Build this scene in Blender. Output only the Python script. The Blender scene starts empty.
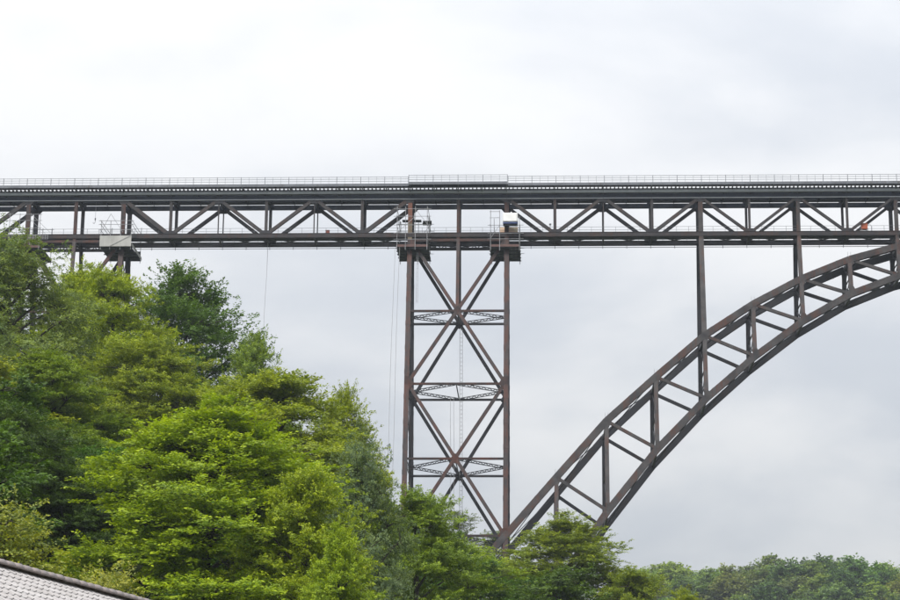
import bpy, bmesh, math, random
import numpy as np
from mathutils import Vector, Matrix

scene = bpy.context.scene
col = scene.collection

# ------------------------------------------------------------------ camera
cam_d = bpy.data.cameras.new('camera')
cam = bpy.data.objects.new('camera', cam_d)
col.objects.link(cam)
cam_d.sensor_width = 36.0
cam_d.lens = 2147.1 / 900.0 * 36.0
cam_d.clip_start = 0.5
cam_d.clip_end = 12000.0
yaw, pitch, roll = 0.0447, 0.2539, 0.0083
_f = Vector((-math.sin(yaw), math.cos(yaw), 0)); _r = Vector((math.cos(yaw), math.sin(yaw), 0)); _z = Vector((0, 0, 1))
_F = _f * math.cos(pitch) + _z * math.sin(pitch)
_U = -_f * math.sin(pitch) + _z * math.cos(pitch)
_R2 = _r * math.cos(roll) + _U * math.sin(roll)
_U2 = -_r * math.sin(roll) + _U * math.cos(roll)
_m = Matrix((_R2, _U2, -_F)).transposed().to_4x4()
_m.translation = Vector((5.596, -322.1, 2.0))
cam.matrix_world = _m
scene.camera = cam

# ------------------------------------------------------------------ sky (overcast) and a broad soft sun
SUN_EL, SUN_AZ = math.radians(50), math.radians(205)     # azimuth clockwise from +Y
world = bpy.data.worlds.new('World'); scene.world = world
world.use_nodes = True
wn = world.node_tree; wn.nodes.clear()
def N(nt, kind, **kw):
    n = nt.nodes.new(kind)
    for k, v in kw.items():
        if k.startswith('_'):
            n.inputs[k[1:].replace('_', ' ')].default_value = v
        else:
            setattr(n, k, v)
    return n
def L(nt, a, b): nt.links.new(a, b)
def MATH(nt, op, a, b=None, clamp=False):
    n = nt.nodes.new('ShaderNodeMath'); n.operation = op; n.use_clamp = clamp
    for i, v in enumerate((a, b)):
        if v is None: continue
        if isinstance(v, (int, float)): n.inputs[i].default_value = v
        else: nt.links.new(v, n.inputs[i])
    return n.outputs[0]
def MIX(nt, fac, a, b, mode='MIX'):
    n = nt.nodes.new('ShaderNodeMix'); n.data_type = 'RGBA'; n.blend_type = mode
    for s, v in ((n.inputs[0], fac), (n.inputs[6], a), (n.inputs[7], b)):
        if isinstance(v, (int, float)): s.default_value = v
        elif isinstance(v, tuple): s.default_value = v if len(v) == 4 else (*v, 1)
        else: nt.links.new(v, s)
    return n.outputs[2]
def RAMP(nt, fac, stops, interp='LINEAR'):
    n = nt.nodes.new('ShaderNodeValToRGB'); n.color_ramp.interpolation = interp
    e = n.color_ramp.elements
    while len(e) < len(stops): e.new(0.5)
    for el, (p, c) in zip(e, stops):
        el.position = p; el.color = (c, c, c, 1) if isinstance(c, (int, float)) else (*c, 1)
    nt.links.new(fac, n.inputs[0])
    return n.outputs[0]
sky = N(wn, 'ShaderNodeTexSky', sky_type='NISHITA', sun_disc=False, sun_elevation=SUN_EL, sun_rotation=SUN_AZ,
        altitude=150, air_density=1.2, dust_density=3.0, ozone_density=1.0)
tc = N(wn, 'ShaderNodeTexCoord')
sep = N(wn, 'ShaderNodeSeparateXYZ'); L(wn, tc.outputs['Generated'], sep.inputs[0])
zc = MATH(wn, 'MAXIMUM', sep.outputs[2], 0.0)
# a closed cloud layer: coordinates on a slab seen in perspective
den = MATH(wn, 'ADD', zc, 0.22)
cx = MATH(wn, 'DIVIDE', sep.outputs[0], den); cy = MATH(wn, 'DIVIDE', sep.outputs[1], den)
cmb = N(wn, 'ShaderNodeCombineXYZ'); L(wn, cx, cmb.inputs[0]); L(wn, cy, cmb.inputs[1])
mp = N(wn, 'ShaderNodeMapping'); L(wn, cmb.outputs[0], mp.inputs[0]); mp.inputs['Location'].default_value = (2.2, 5.5, 0.0); mp.inputs['Scale'].default_value = (1.5, 1.5, 1.0)
n1 = N(wn, 'ShaderNodeTexNoise', _Scale=1.1, _Detail=7.0, _Roughness=0.52, _Distortion=0.35); L(wn, mp.outputs[0], n1.inputs['Vector'])
cl = RAMP(wn, n1.outputs['Fac'], [(0.36, 0.0), (0.62, 1.0)], 'EASE')
cloud = MIX(wn, cl, (2.45, 2.56, 2.75), (3.3, 3.31, 3.34))
# an overcast sky is about three times as bright overhead as at the horizon, everywhere alike
lum = MATH(wn, 'ADD', MATH(wn, 'MULTIPLY', zc, 2.1), 0.73)
lumc = N(wn, 'ShaderNodeCombineXYZ')
for i in range(3): L(wn, lum, lumc.inputs[i])
cloud2 = MIX(wn, 1.0, cloud, lumc.outputs[0], 'MULTIPLY')
skymix = MIX(wn, 0.94, sky.outputs[0], cloud2)
bg = N(wn, 'ShaderNodeBackground', _Strength=0.1); L(wn, skymix, bg.inputs[0])
wo = N(wn, 'ShaderNodeOutputWorld'); L(wn, bg.outputs[0], wo.inputs[0])

sun_d = bpy.data.lights.new('sun', 'SUN'); sun_d.energy = 1.5; sun_d.angle = math.radians(14); sun_d.color = (1.0, 0.96, 0.9)
sun = bpy.data.objects.new('sun', sun_d); col.objects.link(sun)
_sd = Vector((math.sin(SUN_AZ) * math.cos(SUN_EL), math.cos(SUN_AZ) * math.cos(SUN_EL), math.sin(SUN_EL)))
sun.rotation_euler = _sd.to_track_quat('Z', 'Y').to_euler()
sun.location = (0, -200, 200)

scene.view_settings.view_transform = 'Standard'
scene.view_settings.look = 'None'
scene.view_settings.exposure = 1.15
scene.view_settings.gamma = 1.0
scene.view_settings.use_curve_mapping = False
scene.cycles.max_bounces = 8
scene.cycles.transparent_max_bounces = 8
scene.cycles.volume_bounces = 0

# ------------------------------------------------------------------ helpers
WP = {}                                                    # world position of every unrotated parent
def tag(o, label=None, cat=None, group=None, kind=None):
    if label: o['label'] = label
    if cat: o['category'] = cat
    if group: o['group'] = group
    if kind: o['kind'] = kind
    return o
def empty(name, loc):
    o = bpy.data.objects.new(name, None); col.objects.link(o); o.location = loc
    o.empty_display_size = 0.5
    WP[o.name] = Vector(loc)
    return o
class MB:
    def __init__(s): s.v = []; s.f = []
    def box(s, c, sx, sy, sz):
        c = Vector(c)
        s.bar(c - Vector((sx / 2, 0, 0)), c + Vector((sx / 2, 0, 0)), sz, sy, (0, 1, 0)); return s
    def bar(s, p0, p1, w, h, ref=(0, 1, 0)):
        """bar of section w (across ref) by h (along ref)"""
        p0 = Vector(p0); p1 = Vector(p1); d = (p1 - p0)
        if d.length < 1e-6: return s
        d.normalize(); r = Vector(ref); r = r - d * r.dot(d)
        if r.length < 1e-4: r = d.orthogonal()
        r.normalize(); q = d.cross(r)
        b = len(s.v)
        for p in (p0, p1):
            for a, c in ((-1, -1), (1, -1), (1, 1), (-1, 1)):
                s.v.append(p + q * (a * w / 2) + r * (c * h / 2))
        s.f += [(b, b + 3, b + 2, b + 1), (b + 4, b + 5, b + 6, b + 7), (b, b + 1, b + 5, b + 4), (b + 1, b + 2, b + 6, b + 5), (b + 2, b + 3, b + 7, b + 6), (b + 3, b, b + 4, b + 7)]
        return s
    def hbar(s, p0, p1, w, h, ref=(0, 1, 0), t=0.05):
        """two face plates across ref joined by a recessed web"""
        p0 = Vector(p0); p1 = Vector(p1); d = (p1 - p0).normalized(); r = Vector(ref); r = (r - d * r.dot(d)).normalized()
        for k in (-1, 1): s.bar(p0 + r * (k * (h / 2 - t / 2)), p1 + r * (k * (h / 2 - t / 2)), w, t, ref)
        s.bar(p0, p1, w * 0.55, h - 2 * t - 0.004, ref)
        return s
    def laced(s, p0, p1, w, h, ref=(0, 1, 0), t=0.07, pitch=None, bar=0.07):
        """two rails a distance w apart (across ref) with zigzag lacing between"""
        p0 = Vector(p0); p1 = Vector(p1); d = p1 - p0; ln = d.length; d.normalize(); r = Vector(ref); r = (r - d * r.dot(d)).normalized(); q = d.cross(r)
        o = q * (w / 2 - t / 2)
        s.bar(p0 + o, p1 + o, t, h, ref); s.bar(p0 - o, p1 - o, t, h, ref)
        n = max(2, int(ln / (pitch or w * 1.1)))
        for i in range(n):
            a = p0 + d * (ln * i / n); b = p0 + d * (ln * (i + 1) / n); k = 1 if i % 2 else -1
            s.bar(a + o * k * 0.96, b - o * k * 0.96, bar, h * 0.45, ref)
        return s
    def lacedbox(s, p0, p1, w, h, ref=(0, 1, 0), t=0.06, bar=0.07, pitch=None):
        """two face plates across ref, laced to each other along both sides"""
        p0 = Vector(p0); p1 = Vector(p1); d = p1 - p0; ln = d.length; d.normalize(); r = Vector(ref); r = (r - d * r.dot(d)).normalized(); q = d.cross(r)
        o = r * (h / 2 - t / 2)
        s.bar(p0 + o, p1 + o, w, t, ref); s.bar(p0 - o, p1 - o, w, t, ref)
        n = max(2, int(ln / (pitch or h * 1.0)))
        for sd in (-1, 1):
            e = q * (sd * (w / 2 - 0.03))
            for i in range(n):
                a = p0 + d * (ln * i / n); b = p0 + d * (ln * (i + 1) / n); k = 1 if i % 2 else -1
                s.bar(a + e + o * k * 0.95, b + e - o * k * 0.95, bar, 0.025, tuple(q))
        return s
    def splices(s, p0, p1, w, h, ref=(0, 1, 0), step=2.4, ln=.5):
        """riveted splice plates wrapped round a member at intervals"""
        p0 = Vector(p0); p1 = Vector(p1); d = p1 - p0; n = int(d.length / step)
        for i in range(n):
            c = p0 + d * ((i + .5) / n); e = d.normalized() * (ln / 2)
            s.bar(c - e, c + e, w + .05, h + .05, ref)
        return s
    def tube(s, pts, rad, n=6):
        pts = [Vector(p) for p in pts]
        if isinstance(rad, (int, float)): rad = [rad] * len(pts)
        b = len(s.v)
        for i, p in enumerate(pts):
            d = (pts[min(i + 1, len(pts) - 1)] - pts[max(i - 1, 0)]).normalized()
            u = d.orthogonal().normalized() if i == 0 else (u - d * u.dot(d)).normalized()
            w = d.cross(u)
            for k in range(n):
                a = 2 * math.pi * k / n
                s.v.append(p + (u * math.cos(a) + w * math.sin(a)) * rad[i])
        for i in range(len(pts) - 1):
            for k in range(n):
                s.f.append((b + i * n + k, b + i * n + (k + 1) % n, b + (i + 1) * n + (k + 1) % n, b + (i + 1) * n + k))
        s.f.append(tuple(b + k for k in range(n))[::-1]); e = b + (len(pts) - 1) * n
        s.f.append(tuple(e + k for k in range(n)))
        return s
    def plate(s, pts, t, nrm):
        """polygon plate of thickness t"""
        nrm = Vector(nrm).normalized(); b = len(s.v); n = len(pts)
        for k in (-1, 1):
            for p in pts: s.v.append(Vector(p) + nrm * (k * t / 2))
        s.f.append(tuple(b + i for i in range(n))[::-1]); s.f.append(tuple(b + n + i for i in range(n)))
        for i in range(n): s.f.append((b + i, b + (i + 1) % n, b + n + (i + 1) % n, b + n + i))
        return s
    def build(s, name, mat, parent=None, smooth=False, bevel=0):
        v = np.array([tuple(p) for p in s.v]); c = (v.min(0) + v.max(0)) / 2
        c[2] = v[:, 2].min()
        me = bpy.data.meshes.new(name); me.from_pydata((v - c).tolist(), [], s.f)
        bm = bmesh.new(); bm.from_mesh(me); bmesh.ops.recalc_face_normals(bm, faces=bm.faces)
        bm.to_mesh(me); bm.free()
        me.materials.append(mat)
        if smooth:
            for p in me.polygons: p.use_smooth = True
        o = bpy.data.objects.new(name, me); col.objects.link(o)
        c = Vector(c); WP[o.name] = c
        if parent: o.parent = parent; o.location = c - WP[parent.name]
        else: o.location = c
        if bevel:
            m = o.modifiers.new('bevel', 'BEVEL'); m.width = bevel; m.segments = 2
        return o

# ------------------------------------------------------------------ materials
def newmat(name):
    m = bpy.data.materials.new(name); m.use_nodes = True; nt = m.node_tree; nt.nodes.clear()
    out = N(nt, 'ShaderNodeOutputMaterial')
    return m, nt, out
def principled(nt, out, rough=0.6, spec=0.3, metal=0.0):
    b = N(nt, 'ShaderNodeBsdfPrincipled'); b.inputs['Roughness'].default_value = rough
    b.inputs['Specular IOR Level'].default_value = spec; b.inputs['Metallic'].default_value = metal
    L(nt, b.outputs[0], out.inputs[0]); return b
def pos_noise(nt, scale, detail=4, rough=0.6, stretch=None):
    g = N(nt, 'ShaderNodeNewGeometry'); v = g.outputs['Position']
    if stretch:
        mpn = N(nt, 'ShaderNodeMapping'); mpn.inputs['Scale'].default_value = stretch; L(nt, v, mpn.inputs[0]); v = mpn.outputs[0]
    n = N(nt, 'ShaderNodeTexNoise', _Scale=scale, _Detail=float(detail), _Roughness=rough); L(nt, v, n.inputs['Vector'])
    return n.outputs['Fac']
def steel(name, paint, paint2, rust, amount, rough=0.55):
    """old painted steel: two tones of paint, rust in patches and in streaks that run down"""
    paint, paint2, rust = (tuple(k * 0.85 for k in q) for q in (paint, paint2, rust))
    m, nt, out = newmat(name); b = principled(nt, out, rough, 0.35)
    a = pos_noise(nt, 0.55, 5); c = MIX(nt, RAMP(nt, a, [(0.35, 0.0), (0.65, 1.0)]), paint, paint2)
    p = pos_noise(nt, 0.35, 8, 0.68); st = pos_noise(nt, 1.0, 5, 0.6, (2.6, 2.6, 0.22))
    f = MATH(nt, 'ADD', MATH(nt, 'MULTIPLY', p, 0.6), MATH(nt, 'MULTIPLY', st, 0.4))
    f = RAMP(nt, f, [(0.58 - amount * 0.22, 0.0), (0.70 - amount * 0.2, 1.0)])
    c = MIX(nt, f, c, rust)
    fine = pos_noise(nt, 6.0, 4); c = MIX(nt, RAMP(nt, fine, [(0.3, 0.0), (0.75, 0.6)]), c, MIX(nt, 1.0, c, (0.42, 0.42, 0.45), 'MULTIPLY'))
    L(nt, c, b.inputs['Base Color'])
    bp = N(nt, 'ShaderNodeBump', _Strength=0.25, _Distance=0.03); L(nt, pos_noise(nt, 9, 4), bp.inputs['Height']); L(nt, bp.outputs[0], b.inputs['Normal'])
    return m
def plain(name, c1, c2, scale=3.0, rough=0.6, spec=0.3, stretch=None):
    m, nt, out = newmat(name); b = principled(nt, out, rough, spec)
    L(nt, MIX(nt, RAMP(nt, pos_noise(nt, scale, 5, 0.6, stretch), [(0.3, 0.0), (0.7, 1.0)]), c1, c2), b.inputs['Base Color'])
    return m
M = {}
M['deck'] = steel('deck_steel', (0.024, 0.038, 0.072), (0.014, 0.023, 0.046), (0.026, 0.027, 0.034), 0.25)
M['edge'] = steel('edge_steel', (0.22, 0.235, 0.27), (0.16, 0.172, 0.2), (0.12, 0.11, 0.105), 0.2)
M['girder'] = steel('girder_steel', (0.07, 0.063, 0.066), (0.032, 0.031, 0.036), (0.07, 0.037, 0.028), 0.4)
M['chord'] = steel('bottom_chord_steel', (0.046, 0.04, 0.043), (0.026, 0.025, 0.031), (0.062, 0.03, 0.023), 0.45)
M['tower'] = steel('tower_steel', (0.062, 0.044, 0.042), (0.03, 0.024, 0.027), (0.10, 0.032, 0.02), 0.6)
M['far'] = steel('dark_steel', (0.036, 0.037, 0.046), (0.021, 0.022, 0.03), (0.042, 0.028, 0.025), 0.3)  # darker tones for the far side and the bracing between the sides
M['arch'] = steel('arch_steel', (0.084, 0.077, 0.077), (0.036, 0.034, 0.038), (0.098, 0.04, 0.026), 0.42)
M['sleeper'] = plain('sleeper_timber', (0.05, 0.045, 0.042), (0.03, 0.03, 0.032), 3, 0.8)
M['galv'] = plain('galvanised_tube', (0.33, 0.34, 0.36), (0.2, 0.2, 0.22), 2, 0.45, 0.5)
M['rail'] = plain('railing_paint', (0.17, 0.18, 0.2), (0.11, 0.12, 0.135), 2, 0.5)
M['plank'] = plain('scaffold_planks', (0.075, 0.085, 0.08), (0.045, 0.052, 0.05), 1.5, 0.8, 0.2, (0.6, 3, 3))
M['toe'] = plain('red_brown_toe_board', (0.15, 0.085, 0.078), (0.1, 0.06, 0.055), 2, 0.7)
M['sheet'] = plain('pale_grey_sheeting', (0.46, 0.46, 0.44), (0.32, 0.32, 0.31), 0.8, 0.6, 0.3, (1, 1, 0.3))
M['white'] = plain('white_tarpaulin', (0.82, 0.82, 0.82), (0.76, 0.76, 0.77), 1.2, 0.5)
M['blue'] = plain('blue_band', (0.05, 0.075, 0.19), (0.04, 0.06, 0.15), 2, 0.5)
M['beige'] = plain('beige_orange_sheeting', (0.82, 0.72, 0.58), (0.78, 0.5, 0.34), 1.1, 0.7)
M['orange'] = plain('orange_plastic', (0.40, 0.10, 0.045), (0.30, 0.075, 0.035), 3, 0.5)
M['redbox'] = plain('red_brown_box', (0.22, 0.06, 0.04), (0.14, 0.04, 0.03), 3, 0.6)
M['rope'] = plain('pale_rope', (0.4, 0.41, 0.43), (0.3, 0.31, 0.33), 3, 0.8)

# ------------------------------------------------------------------ terrain
def _ss(a, b, v):
    t = np.clip((v - a) / (b - a), 0, 1); return t * t * (3 - 2 * t)
def ground_z(X, Y):
    X = np.asarray(X, float); Y = np.asarray(Y, float)
    X0 = np.interp(Y, [-322, -270, -190, -120, 0, 150, 400], [-22, -14, 6, 38, 75, 85, 60])
    q = (X0 - X) / 8.0
    a = 0.47 * 8 * (np.log1p(np.exp(-np.abs(q))) + np.maximum(q, 0))
    a = 70 * (1 - np.exp(-a / 70.0)) * 1.25
    far = 89.5 * _ss(230, 520, Y + 0.25 * X) * _ss(-120, 60, X)
    return np.maximum(a, far)
def gz(x, y): return float(ground_z(x, y))
def axis(lo, hi, fine_lo, fine_hi, step):
    mid = list(np.arange(fine_lo, fine_hi + 0.1, step)); a = []; d = step; p = fine_lo
    while p > lo: d *= 1.3; p -= d; a.append(max(p, lo))
    b = []; d = step; p = fine_hi
    while p < hi: d *= 1.3; p += d; b.append(min(p, hi))
    return np.array(a[::-1] + mid + b)
ax = axis(-2600, 2600, -130, 240, 5); ay = axis(-1500, 3000, -350, 750, 6)
GX, GY = np.meshgrid(ax, ay)
rngt = np.random.default_rng(3)
GZ = ground_z(GX, GY) + rngt.normal(0, 0.25, GX.shape)
nx, ny = len(ax), len(ay)
gv = np.stack([GX.ravel(), GY.ravel(), GZ.ravel()], 1)
ii, jj = np.meshgrid(np.arange(nx - 1), np.arange(ny - 1)); i0 = (jj * nx + ii).ravel()
gf = np.stack([i0, i0 + 1, i0 + nx + 1, i0 + nx], 1)
me = bpy.data.meshes.new('terrain'); me.from_pydata(gv.tolist(), [], gf.tolist())
for p in me.polygons: p.use_smooth = True
mt, nt, out = newmat('hillside_soil_and_grass'); b = principled(nt, out, 0.9, 0.1)
c = MIX(nt, RAMP(nt, pos_noise(nt, 0.25, 6), [(0.35, 0.0), (0.65, 1.0)]), (0.035, 0.05, 0.014), (0.05, 0.042, 0.025))
c = MIX(nt, RAMP(nt, pos_noise(nt, 2.5, 5), [(0.4, 0.0), (0.7, 0.8)]), c, (0.055, 0.085, 0.02)); L(nt, c, b.inputs['Base Color'])
me.materials.append(mt)
terrain = bpy.data.objects.new('terrain', me); col.objects.link(terrain); tag(terrain, 'steep wooded valley side under the bridge, mostly hidden by trees', kind='structure')

# ------------------------------------------------------------------ the bridge
ZT = 101.25; ZB = 94.6
NEAR, FAR = -1, 1
def ribY(z, s): return s * (2.5 + max(0.0, ZB - z) / 7.0)
def P(x, z, s): return Vector((x, ribY(z, s), z))
bridge = empty('railway_bridge', (0, 0, 36))
tag(bridge, 'long dark rusty steel railway viaduct with trestle tower and great lattice arch', 'bridge')
rnd = random.Random(4)

# --- deck: edge beams, stringers, walkways, fascia, railing
X0, X1 = -127.5, 195.0
mb = MB()
for s in (-1, 1):
    mb.bar((X0, s * 2.62, 102.26), (X1, s * 2.62, 102.26), 0.36, 0.06)          # web of the edge beam
    mb.bar((X0, s * 2.62, 102.09), (X1, s * 2.62, 102.09), 0.045, 0.2)
    mb.bar((X0, s * 2.62, 102.43), (X1, s * 2.62, 102.43), 0.05, 0.42)
edge = mb.build('deck', M['edge'], bridge)
M['duct'] = plain('grey_cable_duct', (.40, .42, .46), (.30, .32, .36), .8, .5)
for a, b_ in zip(np.arange(X0, X1, 7.5), np.arange(X0 + 7.5, X1 + 1, 7.5)):
    MB().bar((a + .012, -3.2, 102.2), (b_ - .012, -3.2, 102.2), 0.42, 0.22).build('cable_duct', M['duct'], edge)
    MB().bar((a + .02, -2.79, 101.22), (b_ - .02, -2.79, 101.22), 0.12, 0.1).build('cable_tray', M['duct'], edge)
mb = MB()
for y in (-2.2, -0.75, 0.75, 2.2):
    mb.bar((X0, y, 102.64), (X1, y, 102.64), 0.46, 0.16)
mb.build('stringer', M['deck'], edge)
x = X0
while x <= X1:
    MB().bar((x, -2.5, 102.2), (x, 2.5, 102.2), 0.3, 0.34, (0, 0, 1)).build('cross_beam', M['deck'], edge)
    x += 3.75
mb = MB(); x = X0
while x < X1:
    mb.box((x + rnd.uniform(-.02, .02), 0, 103.01), 0.18, 5.4, 0.26); x += 0.63
sl = mb.build('sleeper', M['sleeper'], edge); sl['kind'] = 'stuff'
for y in (-2.47, -1.03, 1.03, 2.47):
    MB().bar((X0, y, 103.16), (X1, y, 103.16), 0.03, 0.14).bar((X0, y, 103.24), (X1, y, 103.24), 0.14, 0.025).bar((X0, y, 103.33), (X1, y, 103.33), 0.05, 0.07).build('track_rail', M['sleeper'], edge)
BAYS = [(-15.2, 0.2), (164.8, 180.2)]      # refuge bays over the towers stand out further
def bay(x): return any(a <= x <= b for a, b in BAYS)
for s in (-1, 1):
    spans = []; cuts = sorted([X0, X1] + [c for b_ in BAYS for c in b_])
    for a, b_ in zip(cuts[:-1], cuts[1:]): spans.append((a, b_, 4.2 + (0.8 if bay((a + b_) / 2) else 0)))
    for a, b_, yo in spans:
        g = 0.006
        MB().bar((a + g, s * (yo + 3.0) / 2, 103.10), (b_ - g, s * (yo + 3.0) / 2, 103.10), 0.12, yo - 3.0).build('walkway', M['deck'], edge)
        MB().bar((a + g, s * (yo + 0.04), 103.095), (b_ - g, s * (yo + 0.04), 103.095), 0.43, 0.06).build('fascia', M['edge'], edge)
        # railing: three rails, thin balusters; the stout posts are separate
        mb = MB(); yr = s * (yo - 0.05)
        for z in (104.42, 104.08, 103.72): mb.bar((a + g, yr, z), (b_ - g, yr, z), 0.05, 0.05)
        n = max(1, round((b_ - a) / 1.25)); 
        for k in range(n + 1):
            if k % 3: xx = a + (b_ - a) * k / n; mb.bar((xx, yr, 103.16), (xx, yr, 104.4), 0.035, 0.035)
        rl = mb.build('railing', M['rail'], bridge)
        for k in range(0, n + 1, 3):
            xx = min(max(a + (b_ - a) * k / n, a + .05), b_ - .05); MB().bar((xx, yr, 103.17), (xx, yr, 104.47), 0.075, 0.09).build('post', M['rail'], rl)
    x = X0 + 3.75
    while x < X1:
        yo = 4.15 + (0.8 if bay(x) else 0)
        MB().bar((x, s * 2.72, 102.1), (x, s * yo, 102.85), 0.09, 0.12, (0, 0, 1)).bar((x, s * 2.86, 101.85), (x, s * 2.86, 103.05), 0.1, 0.1).bar((x, s * 2.7, 103.0), (x, s * (yo - .02), 103.0), 0.1, 0.16, (0, 0, 1)).build('bracket', M['edge'], edge)
        x += 3.75

# --- girder
gb = MB()                                                  # laterals, floor beams, gussets
mg_nodes_top = [x for x in np.arange(-120, 196, 15.0)]
for s in (-1, 1):
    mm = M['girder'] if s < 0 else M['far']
    mid = MB()
cuts = [X0, -75, -15, 0, 30, 60, 90, 120, 165, X1]
girder = None
gm = MB()
for x in np.arange(-120, 190, 7.5):
    gm.bar((x, -2.3, 95.25), (x, 2.3, 95.25), 0.2, 0.34, (0, 0, 1))
    if not (-15 <= x < 0 or -75 <= x < -60):
        k = 1 if round(x / 7.5) % 2 else -1
        gm.laced((x + .2, -2.3 * k, 95.12), (x + 7.3, 2.3 * k, 95.12), 0.3, 0.06, (0, 0, 1), 0.06)
        gm.laced((x + .2, 2.3 * k, 95.2), (x + 7.3, -2.3 * k, 95.2), 0.3, 0.06, (0, 0, 1), 0.06)
    gm.bar((x, -2.2, 101.45), (x, 2.2, 101.45), 0.16, 0.4, (0, 0, 1))
    # gussets
    for s in (-1, 1):
        top = abs(x / 15 - round(x / 15)) < 0.01
        y = s * 2.742
        if top: gm.plate([(x - 0.95, y, 101.2), (x + 0.95, y, 101.2), (x + 0.45, y, 100.62), (x - 0.45, y, 100.62)], 0.02, (0, 1, 0))
        elif x not in (-67.5, -7.5, 172.5): gm.plate([(x - 1.0, s * 2.755, 95.78), (x + 1.0, s * 2.755, 95.78), (x + 0.5, s * 2.755, 96.25), (x - 0.5, s * 2.755, 96.25)], 0.02, (0, 1, 0))
        gm.plate([(x - .5, s * 2.4, 101.865), (x + .5, s * 2.4, 101.865), (x + .5, s * 2.4, 102.06), (x - .5, s * 2.4, 102.06)], 0.2, (0, 1, 0))
        if not top: gm.plate([(x - 1.1, s * 1.6, 95.6), (x + 1.1, s * 1.6, 95.6), (x + 1.1, s * 2.25, 95.6), (x - 1.1, s * 2.25, 95.6)], 0.03, (0, 0, 1))
girder = gm.build('girder', M['far'], bridge)
for s in (-1, 1):
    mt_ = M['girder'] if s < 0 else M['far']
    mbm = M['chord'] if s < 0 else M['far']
    for a, b_ in zip(cuts[:-1], cuts[1:]):
        g = 0.01
        MB().hbar((a + g, s * 2.5, 101.505), (b_ - g, s * 2.5, 101.505), 0.71, 0.44).build('top_chord', M['deck'], girder)
        MB().hbar((a + g, s * 2.5, 95.4), (b_ - g, s * 2.5, 95.4), 0.66, 0.54).bar((a + g, s * 2.5, 95.755), (b_ - g, s * 2.5, 95.755), 0.04, 0.66).build('bottom_chord', mbm, girder)
    for x in np.arange(-112.5, 180.1, 7.5):
        top = abs(x / 15 - round(x / 15)) < 0.01
        if top:
            if x in (-75, -60, -15, 0, 30, 45, 60, 75, 90, 105, 120, 135, 165, 180): continue
            MB().bar((x, s * 2.5, 95.7), (x, s * 2.5, 101.2), 0.17, 0.2).build('hanger', mt_, girder)
        else:
            if x in (-67.5, -7.5, 172.5): continue
            w = 0.44 if x < 30 else 0.36
            MB().lacedbox((x, s * 2.5, 95.7), (x, s * 2.5, 101.2), w, 0.38, (0, 1, 0), 0.05).build('vertical', mt_, girder)
    for x in np.arange(-120, 180, 15.0):
        if x in (-75, -15, 165): continue
        for xa, xb, near_tower in ((x, x + 7.5, x in (-60, 0)), (x + 15, x + 7.5, x + 15 in (-75, -15))):
            w = 0.62 if near_tower and x < 0 else (0.52 if x < 0 else (0.5 if x < 30 else 0.4))
            sg = 1 if xb > xa else -1
            MB().hbar((xa + sg * 0.45, s * 2.5, 101.05), (xb - sg * 0.38, s * 2.5, 95.85), w, 0.46).build('diagonal', mt_, girder)
# maintenance walkway inside the girder with its own railing, and a service pipe below
for a, b_ in zip(cuts[:-1], cuts[1:]):
    MB().bar((a + .01, -0.75, 95.5), (b_ - .01, -0.75, 95.5), 0.05, 2.9).build('inspection_walkway', M['deck'], girder)
for yr in (-2.28, 2.28):
    mb = MB()
    for z in (96.72, 96.25): mb.bar((X0, yr, z), (X1, yr, z), 0.04, 0.04)
    x = X0
    while x < X1:
        mb.bar((x, yr, 95.75), (x, yr, 96.74), 0.045, 0.045); x += 1.875
    mb.build('inspection_railing', M['rail'], girder)
mb = MB(); mb.bar((X0, 2.62, 94.8), (X1, 2.62, 94.8), 0.07, 0.07)
x = X0
while x < X1:
    mb.bar((x, 2.62, 94.6), (x, 2.62, 95.1), 0.07, 0.07); x += 3.75
mb.build('service_pipe', M['far'], girder)

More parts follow.
